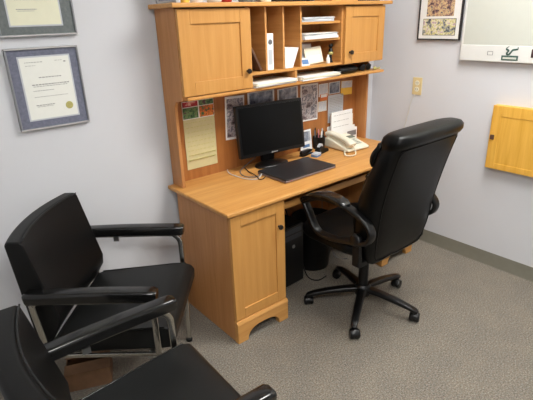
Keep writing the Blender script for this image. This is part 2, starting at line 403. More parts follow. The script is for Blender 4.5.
# ------------------------------------------------------------------ guest chairs
def sweep_band(m, path, w, th, mi=0):
    m.sweep(path, rrect(w, th, min(w, th)*.3, 2), up=(0, 1, 0), mi=mi)
def make_guest():
    r = thing('guest_armchair', '', 'chair', (0, 0, 0), 0, 'black guest armchairs')
    AH = .283
    # seat
    m = MB(); poly = [(-.43, .425), (-.43, .440), (-.40, .452), (-.05, .484), (.012, .486), (.038, .476), (.052, .455), (.048, .405), (.03, .388), (-.0, .385), (-.40, .372)]
    m.prism([(u, v) for u, v in poly], 'y', -.255, .255)
    m.build('seat', 'seatvinyl', r, bevel=.008, seg=3, ang=60)
    pts = [(-.40, .2555, .45), (-.05, .2555, .482), (.012, .2555, .484)]
    m = MB()
    for s in (-1, 1): MB().tube([(x, y*s*.985, z+.0015) for x, y, z in pts], .0035, 8).build('seat_piping', 'armpad', r)
    # back
    m = MB(); poly = [(-.386, .545), (-.392, .50), (-.44, .418), (-.47, .418), (-.492, .45), (-.505, .60), (-.526, .855), (-.516, .868), (-.468, .868), (-.458, .857)]
    def bow(l): return -.042*(1-(l/.258)**2)
    m.rings([[Vector((u+bow(l)*(.35+.65*min(1, (v-.418)/.4)), l, v)) for u, v in poly] for l in [-.258+.516*k/14 for k in range(15)]])
    bk = m.build('backrest', 'vinylblack', r, bevel=.010, seg=3, ang=60)
    MB().tube([(-.4585+bow(l), l, .8665) for l in [-.25+.5*k/14 for k in range(15)]], .003, 8).build('back_piping', 'seatvinyl', bk, ang=180)
    # arms and frame
    for s in (-1, 1):
        y = AH*s
        m = MB()
        path = [(-.478, y, .652)]+[(-.47+.47*k/12, y, .653+.004*math.sin(PI*k/12)) for k in range(13)]+[(.012, y, .652)]
        sec = rrect(.056, .048, .012, 4)
        m.sweep(path, sec, scales=[.82]+[1]*13+[.8])
        m.build('armrest', 'armpad', r)
        p = [(-.02, y, 0), (-.012, y, .3), (-.01, y, .55), (-.014, y, .595), (-.034, y, .622), (-.07, y, .631), (-.3, y, .632), (-.435, y, .632), (-.457, y, .622), (-.462, y, .600), (-.448, y, .44), (-.444, y, .3), (-.462, y, 0)]
        m = MB(); q = smooth(p, 4); sweep_band(m, q, .024, .013)
        m.build('leg_frame', 'chrome', r)
        m = MB(); m.box(-.44, -.02, y-.006, y+.006, .376, .392)
        m.build('side_rail', 'chrome', r, bevel=.002)
        m = MB(); m.box(-.325, -.30, y-s*.02-.006, y-s*.02+.006, .610, .632)
        m.build('arm_bracket', 'dullsteel', r)
        for x in (-.02, -.462):
            MB().lathe([(.001, 0), (.017, 0), (.017, .012), (.012, .016), (.001, .016)], (x, y, 0), 14).build('foot_glide', 'matblack', r)
    MB().box(-.47, -.447, -.278, .278, .345, .369).build('cross_rail', 'dullsteel', r, bevel=.002)
    MB().box(-.06, -.037, -.278, .278, .355, .372).build('cross_rail', 'dullsteel', r, bevel=.002)
    return r
g = make_guest()
g['label'] = 'black vinyl guest armchair beside the left end of the desk'
a1 = math.atan2(-.64, .767); put(g, (-.333, -.61, 0), a1)
dup(g, (-.5, -1.199, 0), math.atan2(-.03, 1), 'black vinyl guest armchair in the front, cut by the photo bottom edge')

# cardboard box under the chair behind
bx = thing('cardboard_box', 'small brown cardboard box on the carpet under the guest armchair', 'box', (-.668, -.30, 0), math.atan2(-.075, .182))
m = MB(); w, dd, h, tk = .1, .075, .092, .004
m.box(-w, w, -dd, -dd+tk, 0, h); m.box(-w, w, dd-tk, dd, 0, h); m.box(-w, -w+tk, -dd+tk, dd-tk, 0, h); m.box(w-tk, w, -dd+tk, dd-tk, 0, h); m.box(-w+tk, w-tk, -dd+tk, dd-tk, 0, tk)
m.build('box_body', 'cardboard', bx)
m = MB(); m.box(-w, w, -dd, -dd+.06, h, h+.003, rot=Matrix.Rotation(.18, 3, 'X'), piv=(0, -dd, h)); m.box(-w, w, dd-.06, dd, h, h+.003, rot=Matrix.Rotation(-.35, 3, 'X'), piv=(0, dd, h))
m.build('flap', 'cardboard', bx)

# ------------------------------------------------------------------ office chair
oc = thing('office_chair', 'black leather swivel office chair with five castors pulled up to the desk', 'office chair', (.772, -.775, 0), 0)
def sup(c, hw, f0, f1, z, n=36, e=None):
    if e is None: e = .45 if z < 1.05 else .52
    sg = lambda v: math.copysign(abs(v)**e, v)
    return [Vector((hw*sg(math.cos(2*PI*k/n)), (f0+f1)/2+(f1-f0)/2*sg(math.sin(2*PI*k/n)), z)) for k in range(n)]
# back: (z, front, rear, half width)
lv = [(.412, -.165, -.190, .15), (.418, -.145, -.205, .19), (.44, -.125, -.218, .222), (.49, -.108, -.232, .244), (.55, -.096, -.244, .254), (.62, -.094, -.255, .259), (.70, -.102, -.266, .263), (.79, -.128, -.283, .267),
      (.88, -.165, -.305, .268), (.96, -.203, -.327, .266), (1.025, -.228, -.348, .264), (1.040, -.236, -.350, .259), (1.047, -.238, -.352, .258), (1.055, -.230, -.370, .262), (1.072, -.226, -.382, .264), (1.094, -.234, -.383, .260), (1.107, -.250, -.371, .250), (1.112, -.275, -.350, .235)]
m = MB(); m.rings([sup(0, hw, r, f, z) for z, f, r, hw in lv])
m.build('backrest', 'leather', oc, ang=180)
# front pillows of the back
def front_at(z):
    for a, b in zip(lv, lv[1:]):
        if a[0] <= z <= b[0]: return a[1]+(b[1]-a[1])*(z-a[0])/(b[0]-a[0])
    return lv[-1][1]
def cushion(name, z0, z1, hw, puff):
    m = MB(); rs = []
    for k in range(9):
        z = z0+(z1-z0)*k/8; b = math.sin(PI*(.04+.92*k/8))**.5; f = front_at(z)
        rs.append(sup(0, hw*(.93+.07*b), f-.03, f-.012+puff*b, z, e=.5))
    m.rings(rs); m.build(name, 'leather', oc, ang=180)
cushion('lumbar_cushion', .54, .765, .222, .030)
cushion('middle_cushion', .77, .94, .225, .028)
cushion('head_cushion', .95, 1.062, .262, .040)
# welt around the rear panel
pts = []
def welt(s, z, inset):
    for a, b in zip(lv, lv[1:]):
        if a[0] <= z <= b[0]: break
    k = (z-a[0])/(b[0]-a[0]); f0 = a[1]+(b[1]-a[1])*k; f1 = a[2]+(b[2]-a[2])*k; hw = a[3]+(b[3]-a[3])*k
    c = ((hw-inset)/hw)**(1/.45); sn = math.sqrt(max(0, 1-c*c))**.45
    return (s*(hw-inset), (f0+f1)/2+(f1-f0)/2*sn, z)
def rear_at(z):
    for a, b in zip(lv, lv[1:]):
        if a[0] <= z <= b[0]:
            k = (z-a[0])/(b[0]-a[0]); return a[2]+(b[2]-a[2])*k, a[3]+(b[3]-a[3])*k
    return lv[-1][2], lv[-1][3]
for s in (1, -1):
    zz = [.47, .53, .60, .70, .80, .90, .97, 1.02]
    seq = [welt(s, z, .040) for z in (zz if s == 1 else zz[::-1])]
    pts += seq
    if s == 1: pts += [(x, rear_at(1.038)[0], 1.039) for x in (.2, .1, 0, -.1, -.2)]
pts += [(x, rear_at(.44)[0], .442-.004*(1-abs(x)/.2)) for x in (-.17, -.09, 0, .09, .17)]
q = smooth(pts+[pts[0]], 4)[:-1]
m = MB(); m.sweep(q, [(.0032*math.cos(2*PI*i/8), .0032*math.sin(2*PI*i/8)) for i in range(8)], up=(0, 1, .1), loop=True)
m.build('back_piping', 'leather', oc, ang=180)
# seat
m = MB(); m.pillow(-.262, .262, -.17, .30, .425, .535, e=.42); m.build('seat', 'leather', oc, ang=180)
m = MB(); m.box(-.13, .13, -.13, .15, .385, .43); m.tube([(.1, .03, .40), (.27, .03, .395)], .007)
m.build('tilt_mechanism', 'matblack', oc, bevel=.006)
m = MB(); m.lathe([(.001, .09), (.028, .09), (.028, .30), (.017, .302), (.017, .40), (.001, .40)], (0, 0, 0), 20); m.build('gas_column', 'matblack', oc)
# arms
for s in (-1, 1):
    X = .272*s if s < 0 else .256
    loop = [(.196, .672), (.168, .632), (.13, .565), (.095, .531), (.05, .523), (-.03, .530), (-.10, .545), (-.175, .560), (-.235, .588), (-.252, .635), (-.222, .678), (-.145, .712), (-.05, .732), (.05, .730), (.125, .711)]
    pl = [Vector((X+s*.004*math.sin(PI*min(1, max(0, (v-.52)/.22))), u, v)) for u, v in loop]
    q = smooth(pl+[pl[0]], 4)[:-1]
    m = MB(); m.sweep(q, rrect(.024, .046, .010, 3), up=(1, 0, 0), loop=True)
    m.build('arm_loop', 'plastic', oc, ang=60)
    pad = smooth([(X+s*.004, u, v) for u, v in ((.208, .674), (.184, .695), (.15, .716), (.10, .738), (.04, .752), (-.04, .747), (-.11, .728))], 5)
    n = len(pad); sc = [max(.35, min(1, .35+min(i, n-1-i)*.28)) for i in range(n)]
    m = MB(); m.sweep(pad, rrect(.066, .034, .014, 4), up=(0, 0, 1), scales=sc)
    m.build('arm_pad', 'armpad', oc, ang=70)
    m = MB(); m.lathe([(.001, -.014), (.03, -.014), (.034, -.008), (.034, .008), (.03, .014), (.018, .018), (.001, .018)] if s > 0 else [(.001, .014), (.03, .014), (.034, .008), (.034, -.008), (.03, -.014), (.018, -.018), (.001, -.018)], (X+s*.008, -.165, .575), 22, axis='x')
    m.build('arm_boss', 'plastic', oc)
    MB().box(min(X, s*.1), max(X, s*.1), -.19, -.146, .425, .452).build('arm_bracket', 'matblack', oc, bevel=.003)
    MB().box(X-.012, X+.012, -.19, -.146, .43, .575).build('arm_upright', 'matblack', oc, bevel=.004)
# star base: five legs with castors
MB().lathe([(.001, .075), (.045, .075), (.05, .09), (.047, .125), (.036, .14), (.001, .14)], (0, 0, 0), 24).build('base_hub', 'plastic', oc)
for k in range(5):
    a = math.radians(68+72*k); R = Matrix.Rotation(a, 3, 'Z')
    path = [R @ Vector(p) for p in ((.02, 0, .112), (.10, 0, .110), (.20, 0, .098), (.28, 0, .083), (.315, 0, .074), (.328, 0, .066))]
    leg = MB().sweep(path, rrect(.048, .030, .009, 3), scales=[1.05, 1, .9, .8, .72, .45]).build('base_leg', 'plastic', oc, ang=60)
    sw = random.uniform(0, 2*PI); Rc = Matrix.Rotation(sw, 3, 'Z'); c = R @ Vector((.312, 0, .028)); off = Rc @ Vector((.012, 0, 0))
    m = MB()
    for s in (-1, 1):
        m.lathe([(.001, s*.006), (.022, s*.006), (.0275, s*.009), (.028, s*.019), (.023, s*.026), (.008, s*.027), (.001, s*.027)], c+off, 20, axis='x', rot=Rc @ Matrix.Rotation(PI/2, 3, 'Z'))
    m.lathe([(.001, .0), (.008, 0), (.008, .05), (.001, .05)], c+Vector((0, 0, .0)), 10)
    m.lathe([(.001, -.012), (.026, -.012), (.029, 0), (.026, .012), (.001, .012)], c+off+Vector((0, 0, .003)), 16, axis='x', rot=Rc @ Matrix.Rotation(PI/2, 3, 'Z'))
    m.build('castor', 'plastic', leg)

# ------------------------------------------------------------------ computer things on the desk
mon = thing('monitor', 'black flat computer monitor standing on the desk in front of the hutch back', 'monitor', (.645, -.125, H), math.radians(-6.5))
tilt = Matrix.Rotation(math.radians(-7.5), 4, 'X')
xf = Matrix.Translation((0, -.01, .232)) @ tilt
MB().box(-.232, .232, -.012, .022, -.152, .152).build('casing', 'plastic', mon, bevel=.005, seg=3, xf=xf)
MB().box(-.216, .216, -.0135, -.011, -.130, .137).build('screen', 'screen', mon, xf=xf)
m = MB(); 
for k, wd in enumerate((.008, .006, .007, .005, .007)): m.box(-.02+.0088*k, -.02+.0088*k+wd*.7, -.0135, -.0118, -.145, -.1375)
m.build('badge', 'framelight', mon, xf=xf)
MB().box(-.15, .15, .02, .045, -.1, .1).build('rear_shell', 'plastic', mon, bevel=.01, xf=xf)
MB().prism([(.03, .02), (.055, .02), (.07, .20), (.035, .25), (.015, .22)], 'x', -.045, .045).build('stand_neck', 'plastic', mon, bevel=.006)
MB().rings([[Vector((.115*k*math.cos(2*PI*i/32), -.004+.068*k*math.sin(2*PI*i/32), z)) for i in range(32)] for k, z in ((.98, .0005), (1, .004), (.99, .010), (.9, .016), (.3, .024), (.02, .025))]).build('stand_base', 'plastic', mon)

lap = thing('laptop', 'closed dark laptop lying flat on the desk in front of the monitor', 'laptop', (.668, -.334, H+.0005), math.radians(.8))
MB().box(-.2, .2, -.122, .122, .003, .013).build('laptop_base', 'lapedge', lap, bevel=.003)
MB().box(-.2, .2, -.122, .122, .0135, .022).build('laptop_lid', 'laptop', lap, bevel=.003)
for x in (-.17, .17):
    for y in (-.1, .1): MB().lathe([(.001, 0), (.008, 0), (.008, .003), (.001, .003)], (x, y, 0), 10).build('rubber_foot', 'matblack', lap)
MB().box(-.165, -.155, -.1225, -.118, .008, .011).build('status_light', 'red', lap)

def cable(name, pts, r, mat, label, n=6):
    return tag(MB().tube(smooth(pts, n), r, 8).build(name, mat, ang=180), label, 'cable')
z = H+.0035
cable('monitor_cable', [(.56, -.08, .80), (.50, -.075, .77), (.44, -.09, z+.001), (.40, -.14, z), (.385, -.20, z), (.41, -.245, z), (.45, -.25, z), (.475, -.22, z)], .003, 'greycable', 'grey cable looping across the desk left of the monitor')
cable('laptop_cable', [(.468, -.25, H+.010), (.44, -.27, z+.002), (.40, -.285, z), (.362, -.24, z), (.352, -.17, z), (.35, -.11, z), (.365, -.06, z), (.38, -.035, z+.003)], .003, 'cable', 'pale cable curling from the laptop left edge to the hutch back')

cable('adapter_cable', [(.455, -.30, H+.009), (.43, -.31, z+.001), (.41, -.30, z), (.415, -.275, z+.008), (.44, -.20, z+.004), (.455, -.14, z), (.49, -.055, z), (.52, -.035, z+.004)], .0028, 'matblack', 'thin black cable beside the laptop running to the hutch back')
# telephone
ph = thing('telephone', 'off-white desk telephone with handset and keypad on the desk right end', 'telephone', (1.262, -.192, H+.0005), math.radians(-4))
poly = [(-.115, .004), (.115, .004), (.115, .066), (.07, .066), (-.115, .022)]
MB().prism(poly, 'x', -.1, .1).build('phone_body', 'phone', ph, bevel=.008, seg=3)
sl = math.atan2(.044, .185)
kx = Matrix.Translation((.032, -.03, .0435)) @ Matrix.Rotation(sl, 4, 'X')
m = MB()
for i in range(3):
    for j in range(4): m.box(-.034+i*.026, -.034+i*.026+.018, -.045+j*.02, -.045+j*.02+.013, 0, .0055)
m.build('keypad', 'phonekey', ph, bevel=.0015, xf=kx)
MB().box(-.04, .062, .046, .078, .0, .0035).build('display', 'display', ph, xf=kx)
hs = smooth([(-.066, -.125, .048), (-.066, -.10, .062), (-.066, -.06, .075), (-.066, 0, .085), (-.066, .06, .092), (-.066, .095, .093), (-.066, .115, .086)], 5)
n = len(hs)
hand = MB().sweep(hs, rrect(.048, .028, .012, 4), scales=[1.0+.25*(abs(i-(n-1)/2)/((n-1)/2))**2-(.45 if i in (0, n-1) else 0) for i in range(n)])
hand.lathe([(.001, -.02), (.02, -.02), (.026, -.005), (.026, .006), (.001, .008)], (-.066, -.095, .052), 16)
hand.lathe([(.001, -.02), (.02, -.02), (.026, -.005), (.026, .006), (.001, .008)], (-.066, .09, .084), 16)
hand.build('handset', 'phone', ph, ang=60)
pts = []
crv = smooth([(-.066, -.125, .045), (-.07, -.15, .02), (-.095, -.18, .009), (-.125, -.195, .008), (-.16, -.185, .008), (-.165, -.155, .008), (-.14, -.125, .008), (-.107, -.09, .012)], 16)
for i, p in enumerate(crv):
    a = i*1.25; pts.append(Vector(p)+Vector((.0045*math.cos(a), .002*math.sin(a), .0045*abs(math.sin(a)))))
MB().tube(pts, .0028, 6).build('handset_cord', 'phone', ph, ang=180)

# letter sorter with upright papers
ls = thing('letter_sorter', 'white letter sorter tray behind the telephone', 'letter sorter', (1.375, -.046, H+.0005), 0)
m = MB(); m.box(-.135, .135, -.024, .019, 0, .007); m.box(-.135, .135, -.024, -.021, .007, .085); m.box(-.135, .135, -.002, 0, .007, .10); m.box(-.135, .135, .016, .019, .007, .12)
m.box(.132, .135, -.021, .016, .007, .085); m.box(-.135, -.132, -.021, .016, .007, .085)
m.build('tray', 'white', ls, bevel=.0012, seg=1)
MB().box(.03, .125, -.0252, -.0238, .03, .066).build('label_window', 'framedark', ls)
def sheet(name, mats, x0, x1, y, z0, z1, label, cat, th=.004, lean=0, twist=0, group=None, lines=0, blocks=()):
    """an upright sheet: local origin at its lower centre, facing -y"""
    m = MB(); w = x1-x0; h = z1-z0
    m.box(-w/2, w/2, -th, 0, 0, h)
    if lines:
        for k in range(lines):
            zz = h*(.88-.76*k/max(1, lines-1)); x = -w*.40
            while x < w*.36:
                l = random.uniform(.06, .2)*w; l = min(l, w*.4-x)
                m.box(x, x+l, -th-.0004, -th, zz, zz+h*.012, mi=1); x += l+w*.03
    for (a0, a1, b0, b1, mi) in blocks: m.box(-w/2+a0*w, -w/2+a1*w, -th-.0005, -th, b0*h, b1*h, mi=mi)
    o = m.build(name, mats); tag(o, label, cat, group)
    o.location = ((x0+x1)/2, y, z0+(abs(twist)*w/2 if lean else 0)); o.rotation_euler = (lean, twist, 0)
    return o
sheet('notepad', ['white', 'ink'], 1.248, 1.462, -.051, H+.0085, .965, 'white printed sheets standing upright in the front slot of the letter sorter', 'papers', th=.010, lines=5)
sheet('envelope', ['cream'], 1.33, 1.495, -.034, H+.0085, .925, 'cream envelope standing in the back slot of the letter sorter', 'envelope', th=.006)

# pen cup, stapler etc.
pc = thing('pen_cup', 'black pen cup filled with pens left of the telephone', 'pen cup', (1.116, -.072, H+.0005))
MB().lathe([(.001, 0), (.036, 0), (.039, .004), (.041, .078), (.0425, .083), (.038, .083), (.035, .01), (.001, .008)], (0, 0, 0), 24).build('cup', 'matblack', pc)
for k, (mt, hh) in enumerate((('greypaper', .135), ('pink', .125), ('matblack', .14), ('greycable', .13), ('blackframe', .115), ('white', .125), ('matblack', .125))):
    a = k*2*PI/7; r0, r1 = .022, .031
    p = Vector((r0*math.cos(a), r0*math.sin(a), .014)); q = Vector((r1*math.cos(a), r1*math.sin(a), hh))
    tag(MB().tube([p, p+(q-p)*.9, q], .0045, 8, scales=[1, 1, .6]).build('pen', mt, xf=Matrix.Translation((1.116, -.072, H+.0005))), 
        ['grey pen', 'pink pen', 'long black pen', 'dark grey pen', 'short charcoal pen', 'white pen', 'black pen'][k]+' standing in the black pen cup', 'pen', 'pens in the cup')
tp = thing('tape_dispenser', 'black tape dispenser on the desk in front of the pen cup', 'tape dispenser', (1.05, -.162, H+.0005), math.radians(14))
MB().prism([(-.055, 0), (.06, 0), (.062, .018), (.05, .024), (.012, .022), (-.012, .05), (-.04, .05), (-.058, .03)], 'y', -.02, .02).build('dispenser_body', 'matblack', tp, bevel=.004)
MB().lathe([(.012, -.009), (.024, -.009), (.024, .009), (.012, .009)], (-.02, 0, .042), 20, axis='y').build('tape_roll', 'greypaper', tp)
st = thing('stapler', 'small black stapler lying on the desk right of the monitor base', 'stapler', (.945, -.125, H+.0005), math.radians(14))
MB().prism([(-.06, 0), (.06, 0), (.06, .007), (-.06, .01)], 'y', -.016, .016).build('stapler_base', 'matblack', st, bevel=.002)
MB().prism([(-.062, .012), (.055, .016), (.06, .026), (.03, .034), (-.05, .036), (-.064, .026)], 'y', -.014, .014).build('stapler_arm', 'plastic', st, bevel=.004)
sheet('greeting_card', ['white', 'blue', 'pic_blue'], .962, 1.066, -.055, H+.001, .885, 'white and pale blue card standing on the desk beside the pen cup', 'card', th=.003, lean=-.12, blocks=((.1, .9, .45, .92, 2), (.2, .8, .16, .30, 1)))
tag(put(MB().box(-.03, .03, -.022, .022, 0, .012).box(-.03, .03, -.022, .022, .012, .022, mi=1).build('sticky_note_pad', ['blue', 'greypaper'], bevel=.001, seg=1), (.965, -.195, H+.0005), .3), 'small pale blue note pad between the stapler and the tape dispenser', 'note pad')

# ------------------------------------------------------------------ papers pinned to the hutch back
yB = -.025
# calendar
cal = thing('wall_calendar', 'cream calendar page under flower pictures on the hutch back near its left end', 'calendar', (.218, yB, .806))
m = MB(); m.rings([[Vector((x, y0-.0012*(1-k), z)) for x, y0 in ((-.1, 0), (.1, 0))]+[Vector((x, y0-.003, z)) for x, y0 in ((.1, 0), (-.1, 0))] for z, y0, k in ((0, -.02, 0), (.02, -.012, 0), (.06, -.005, 0), (.15, -.001, 0), (.28, 0, 0))])
for k in range(9):
    zz = .26-.026*k; x = -.085
    while x < .08:
        l = random.uniform(.01, .03); m.box(x, x+l*.6, -.0042-(.004 if zz < .1 else 0)-(.004 if zz < .06 else 0), -.0032, zz, zz+.003, mi=1); x += l
m.build('calendar_page', ['calpage', 'gold'], cal)
m = MB(); m.box(-.1, .1, -.004, 0, .281, .378); m.build('calendar_backing', 'white', cal)
for nm, mt, x0, x1, z0, z1 in (('flower_picture', 'pic_flower', .005, .098, .285, .345), ('garden_picture', 'pic_green', -.098, -.003, .285, .345), ('red_picture', 'pic_red', -.098, -.003, .349, .376), ('leaf_picture', 'pic_green', .005, .098, .349, .376)):
    MB().box(x0, x1, -.0048, -.0038, z0, z1).build(nm, mt, cal)
def pin(name, pic, x0, x1, z0, z1, label, border=.06, y=yB, twist=0, cat='picture', base='white'):
    return sheet(name, [base, pic], x0, x1, y, z0, z1, label, cat, th=.0025, twist=twist, blocks=((border, 1-border, border*.8, 1-border*.8, 1),))
pin('photo_print', 'pic_people', .388, .525, .925, 1.176, 'tall photo print of people on the hutch back left of the monitor', .07, twist=.04)
pin('photo_print', 'pic_blue', .56, .765, 1.085, 1.18, 'wide photo print showing above the monitor, nearest the hutch middle', .06)
pin('photo_print', 'pic_blue', .795, .965, 1.075, 1.176, 'bluish photo print above the right top corner of the monitor', .06, twist=-.03)
pin('photo_print', 'pic_people', .985, 1.143, .938, 1.178, 'tall photo print on the hutch back right of the monitor', .05, twist=.02)
pin('note_sheet', 'pic_note', 1.156, 1.243, 1.082, 1.165, 'pale note pinned on the hutch back above an orange edged card', .05, cat='note')
tag(sheet('orange_card', ['orange', 'white'], 1.165, 1.235, yB-.004, 1.055, 1.098, 'small orange card pinned under the pale note', 'card', th=.002, blocks=((.1, .9, .5, .95, 1),)))
pin('note_sheet', 'pic_note', 1.150, 1.232, .982, 1.05, 'small pale note pinned beside the tall printed sheet', .05, cat='note', base='cream')
sheet('printed_sheet', ['greypaper', 'ink'], 1.247, 1.40, yB, .89, 1.08, 'tall printed white sheet pinned behind the letter sorter', 'papers', th=.002, lines=14)
pin('photo_print', 'pic_blue', 1.252, 1.362, 1.088, 1.166, 'small bluish photo print left of the yellow note', .05)
sheet('yellow_note', ['yellow', 'white', 'pic_note'], 1.372, 1.488, yB, 1.066, 1.162, 'yellow note with white top at the right end of the hutch back', 'note', th=.002, twist=.04, blocks=((.02, .98, .5, .98, 2),))

# ------------------------------------------------------------------ things in the hutch cubbies
def stack(name, x0, x1, y0, y1, z0, hts, mats, label, jit=.008, cat='papers', group=None):
    """a pile of sheets, each layer slightly askew"""
    m = MB(); z = z0; ml = []
    for i, h in enumerate(hts):
        a = random.uniform(-.07, .07); dx = random.uniform(-jit, jit); dy = random.uniform(-jit, jit*.5)
        mt = mats[i % len(mats)]
        if mt not in ml: ml.append(mt)
        m.box(x0+dx, x1+dx, y0+dy, y1+dy, z, z+h-.0006, mi=ml.index(mt), rot=Matrix.Rotation(a, 3, 'Z'))
        z += h
    return tag(m.build(name, ml), label, cat, group)
stack('paper_stack', .842, 1.11, -.192, -.04, 1.5595, [.008, .004, .006, .003, .004], ['greypaper', 'white'], 'pile of grey papers on the top letter shelf of the hutch')
stack('paper_stack', .845, 1.135, -.205, -.04, 1.4645, [.014, .009, .004, .003, .002], ['white', 'white', 'greypaper'], 'thick pile of white papers on the lower letter shelf of the hutch')
# leaning cards and figurine on the middle shelf
sheet('greeting_card', ['greypaper', 'white', 'blue'], .842, .99, -.14, zM+.0005, 1.437, 'large pale card leaning at the back of the cubby under the letter shelves', 'card', th=.004, lean=-.25, twist=.03, blocks=((.05, .95, .5, .95, 1),))
sheet('postcard', ['cream', 'greypaper', 'pic_note'], .91, 1.05, -.165, zM+.0005, 1.413, 'cream postcard with a purple mark leaning in the cubby', 'card', th=.003, lean=-.25, twist=-.06, blocks=((.1, .9, .1, .5, 2),))
sheet('blue_card', ['white', 'blue'], .84, .905, -.195, zM+.0005, zM+.045, 'little blue and white card at the front of the cubby', 'card', th=.003, lean=-.3, blocks=((.1, .9, .2, .8, 1),))
fg = thing('figurine', 'small black and gold figurine at the right of the cubby', 'figurine', (1.115, -.165, zM+.0005))
MB().lathe([(.001, 0), (.016, 0), (.016, .006), (.010, .012), (.009, .04), (.014, .055), (.013, .075), (.006, .085), (.001, .085)], (0, 0, 0), 16).build('figurine_body', 'matblack', fg)
MB().ball((0, 0, .098), .014).build('figurine_head', 'matblack', fg)
MB().lathe([(.013, .046), (.0165, .052), (.0165, .058), (.013, .064)], (0, 0, 0), 16).build('gold_band', 'gold', fg)
bt = thing('bottle', 'tiny white bottle beside the figurine', 'bottle', (1.062, -.195, zM+.0005))
MB().lathe([(.001, 0), (.011, 0), (.0115, .004), (.0115, .03), (.006, .038), (.005, .04), (.001, .04)], (0, 0, 0), 16).build('bottle_body', 'glaze', bt)
MB().lathe([(.001, .04), (.006, .04), (.006, .05), (.001, .05)], (0, 0, 0), 14).build('bottle_cap', 'white', bt)
bi = thing('ring_binder', 'white ring binder standing upright in the open cubby', 'binder', (.600, -.2, zM+.0005))
MB().box(-.024, .024, 0, .17, 0, .192).build('binder_cover', 'white', bi, bevel=.003)
MB().lathe([(.008, 0), (.0135, 0), (.0135, -.002), (.008, -.002)], (0, 0, .148), 20, axis='y').build('finger_ring', 'inkdark', bi)
MB().box(-.014, .014, -.001, 0, .03, .11).build('spine_label', 'greypaper', bi)
o = MB().box(-.007, .007, 0, .16, 0, .135).box(-.005, .005, .002, .158, .003, .1362, mi=1).build('brown_book', ['brownbook', 'cream'], bevel=.0015, seg=1)
tag(put(o, (.533, -.205, zM+.0045), ry=-.50), 'thin brown book leaning to the left in the first open cubby', 'book')
o = MB().prism([(-.046, 0), (.014, 0), (.060, .108), (-.046, .112)], 'y', -.0, .15).build('magazine_file', 'white', bevel=.0015, seg=1)
tag(put(o, (.749, -.205, zM+.0005)), 'white slanted stack of papers in the third open cubby', 'papers')
stack('paper_stack', .462, .765, -.24, -.04, ZB+.0165, [.007, .004, .006, .003, .003], ['white', 'white', 'cream'], 'pile of white papers in the lowest cubby left of the divider')
stack('paper_stack', .805, 1.135, -.232, -.04, ZB+.0165, [.006, .004, .006, .004, .003], ['white', 'cream', 'cream', 'white'], 'pile of cream and white papers in the lowest cubby, middle of the hutch', jit=.006)
# sunglasses, case, pouch
o = MB().pillow(-.095, .095, -.05, .05, 0, .046, e=.6).build('glasses_case', 'matblack', ang=180)
tag(put(o, (1.26, -.165, ZB+.0165), .1), 'black glasses case in the lowest cubby under the right door', 'case')
sg = thing('sunglasses', 'folded black sunglasses lying on the shelf under the right door', 'sunglasses', (1.432, -.185, ZB+.0165), .12)
m = MB()
for s in (-1, 1): m.rings([[Vector((s*.034+.029*k*math.cos(2*PI*i/20), y, .024+.021*k*math.sin(2*PI*i/20))) for i in range(20)] for y, k in ((0, 1), (-.003, 1))])
m.build('lenses', 'screen', sg)
m = MB(); m.tube([(-.068, .0, .03), (-.03, -.004, .044), (0, -.004, .036), (.03, -.004, .044), (.068, 0, .03)], .0035)
m.tube([(-.068, 0, .03), (-.066, .03, .02), (.03, .038, .006)], .003); m.tube([(.068, 0, .03), (.066, .022, .02), (-.03, .028, .006)], .003)
m.build('glasses_frame', 'plastic', sg)
o = MB().tube(smooth([(-.03, 0, .004), (-.01, .012, .01), (.015, -.008, .008), (.03, .004, .012)], 4), .0042).ball((-.03, -.004, .012), .012).build('brass_keyring', 'gold', ang=180)
tag(put(o, (1.53, -.205, ZB+.0165)), 'small brass keyring at the right end of the shelf', 'keyring')

# ------------------------------------------------------------------ things on the hutch top (only their feet are in the picture)
zt = ZT+.0215
fr = thing('framed_photo', 'dark glass photo frame standing on the left end of the hutch top', 'photo frame', (.05, -.10, zt), math.radians(8))
MB().box(-.055, .055, -.006, .006, 0, .13).build('frame_border', 'framedark', fr, bevel=.002)
MB().box(-.045, .045, -.0075, -.005, .012, .118).build('frame_photo', 'pic_blue', fr)
MB().prism([(.006, .09), (.05, 0), (.056, 0), (.012, .09)], 'x', -.012, .012).build('frame_stand', 'framedark', fr)
tag(put(MB().lathe([(.001, 0), (.02, 0), (.021, .05), (.018, .055), (.001, .052)], (0, 0, 0), 20).build('candle', 'yellow'), (.085, -.215, zt)), 'short yellow candle on the hutch top', 'candle')
def bowl(x, y, r, mat, label, name='bowl'):
    o = MB().lathe([(.001, 0), (r*.5, 0), (r*.52, .006), (r*.8, .03), (r, .06), (r*.96, .06), (r*.75, .032), (r*.4, .012), (.001, .010)], (0, 0, 0), 28).build(name, mat)
    tag(put(o, (x, y, zt)), label, 'bowl')
bowl(.168, -.18, .058, 'glaze', 'white glazed bowl on the hutch top left of the red mug')
mg = thing('mug', 'white mug standing on the hutch top beside the red mug', 'mug', (.26, -.195, zt), PI/2)
def mug(t, mat):
    MB().lathe([(.001, 0), (.03, 0), (.036, .006), (.038, .085), (.035, .085), (.033, .01), (.001, .008)], (0, 0, 0), 24).build('mug_body', mat, t)
    MB().tube(smooth([(.036, 0, .07), (.058, 0, .066), (.062, 0, .045), (.052, 0, .025), (.035, 0, .022)], 4), .005).build('mug_handle', mat, t)
mug(mg, 'glaze')
mg = thing('mug', 'red mug standing on the hutch top', 'mug', (.342, -.165, zt), PI/2); mug(mg, 'red')
gp = thing('small_plant', 'small leafy green plant on the hutch top', 'plant', (.468, -.17, zt))
MB().lathe([(.001, 0), (.035, 0), (.045, .05), (.04, .05), (.001, .045)], (0, 0, 0), 20).build('plant_pot', 'greenmat', gp)
m = MB()
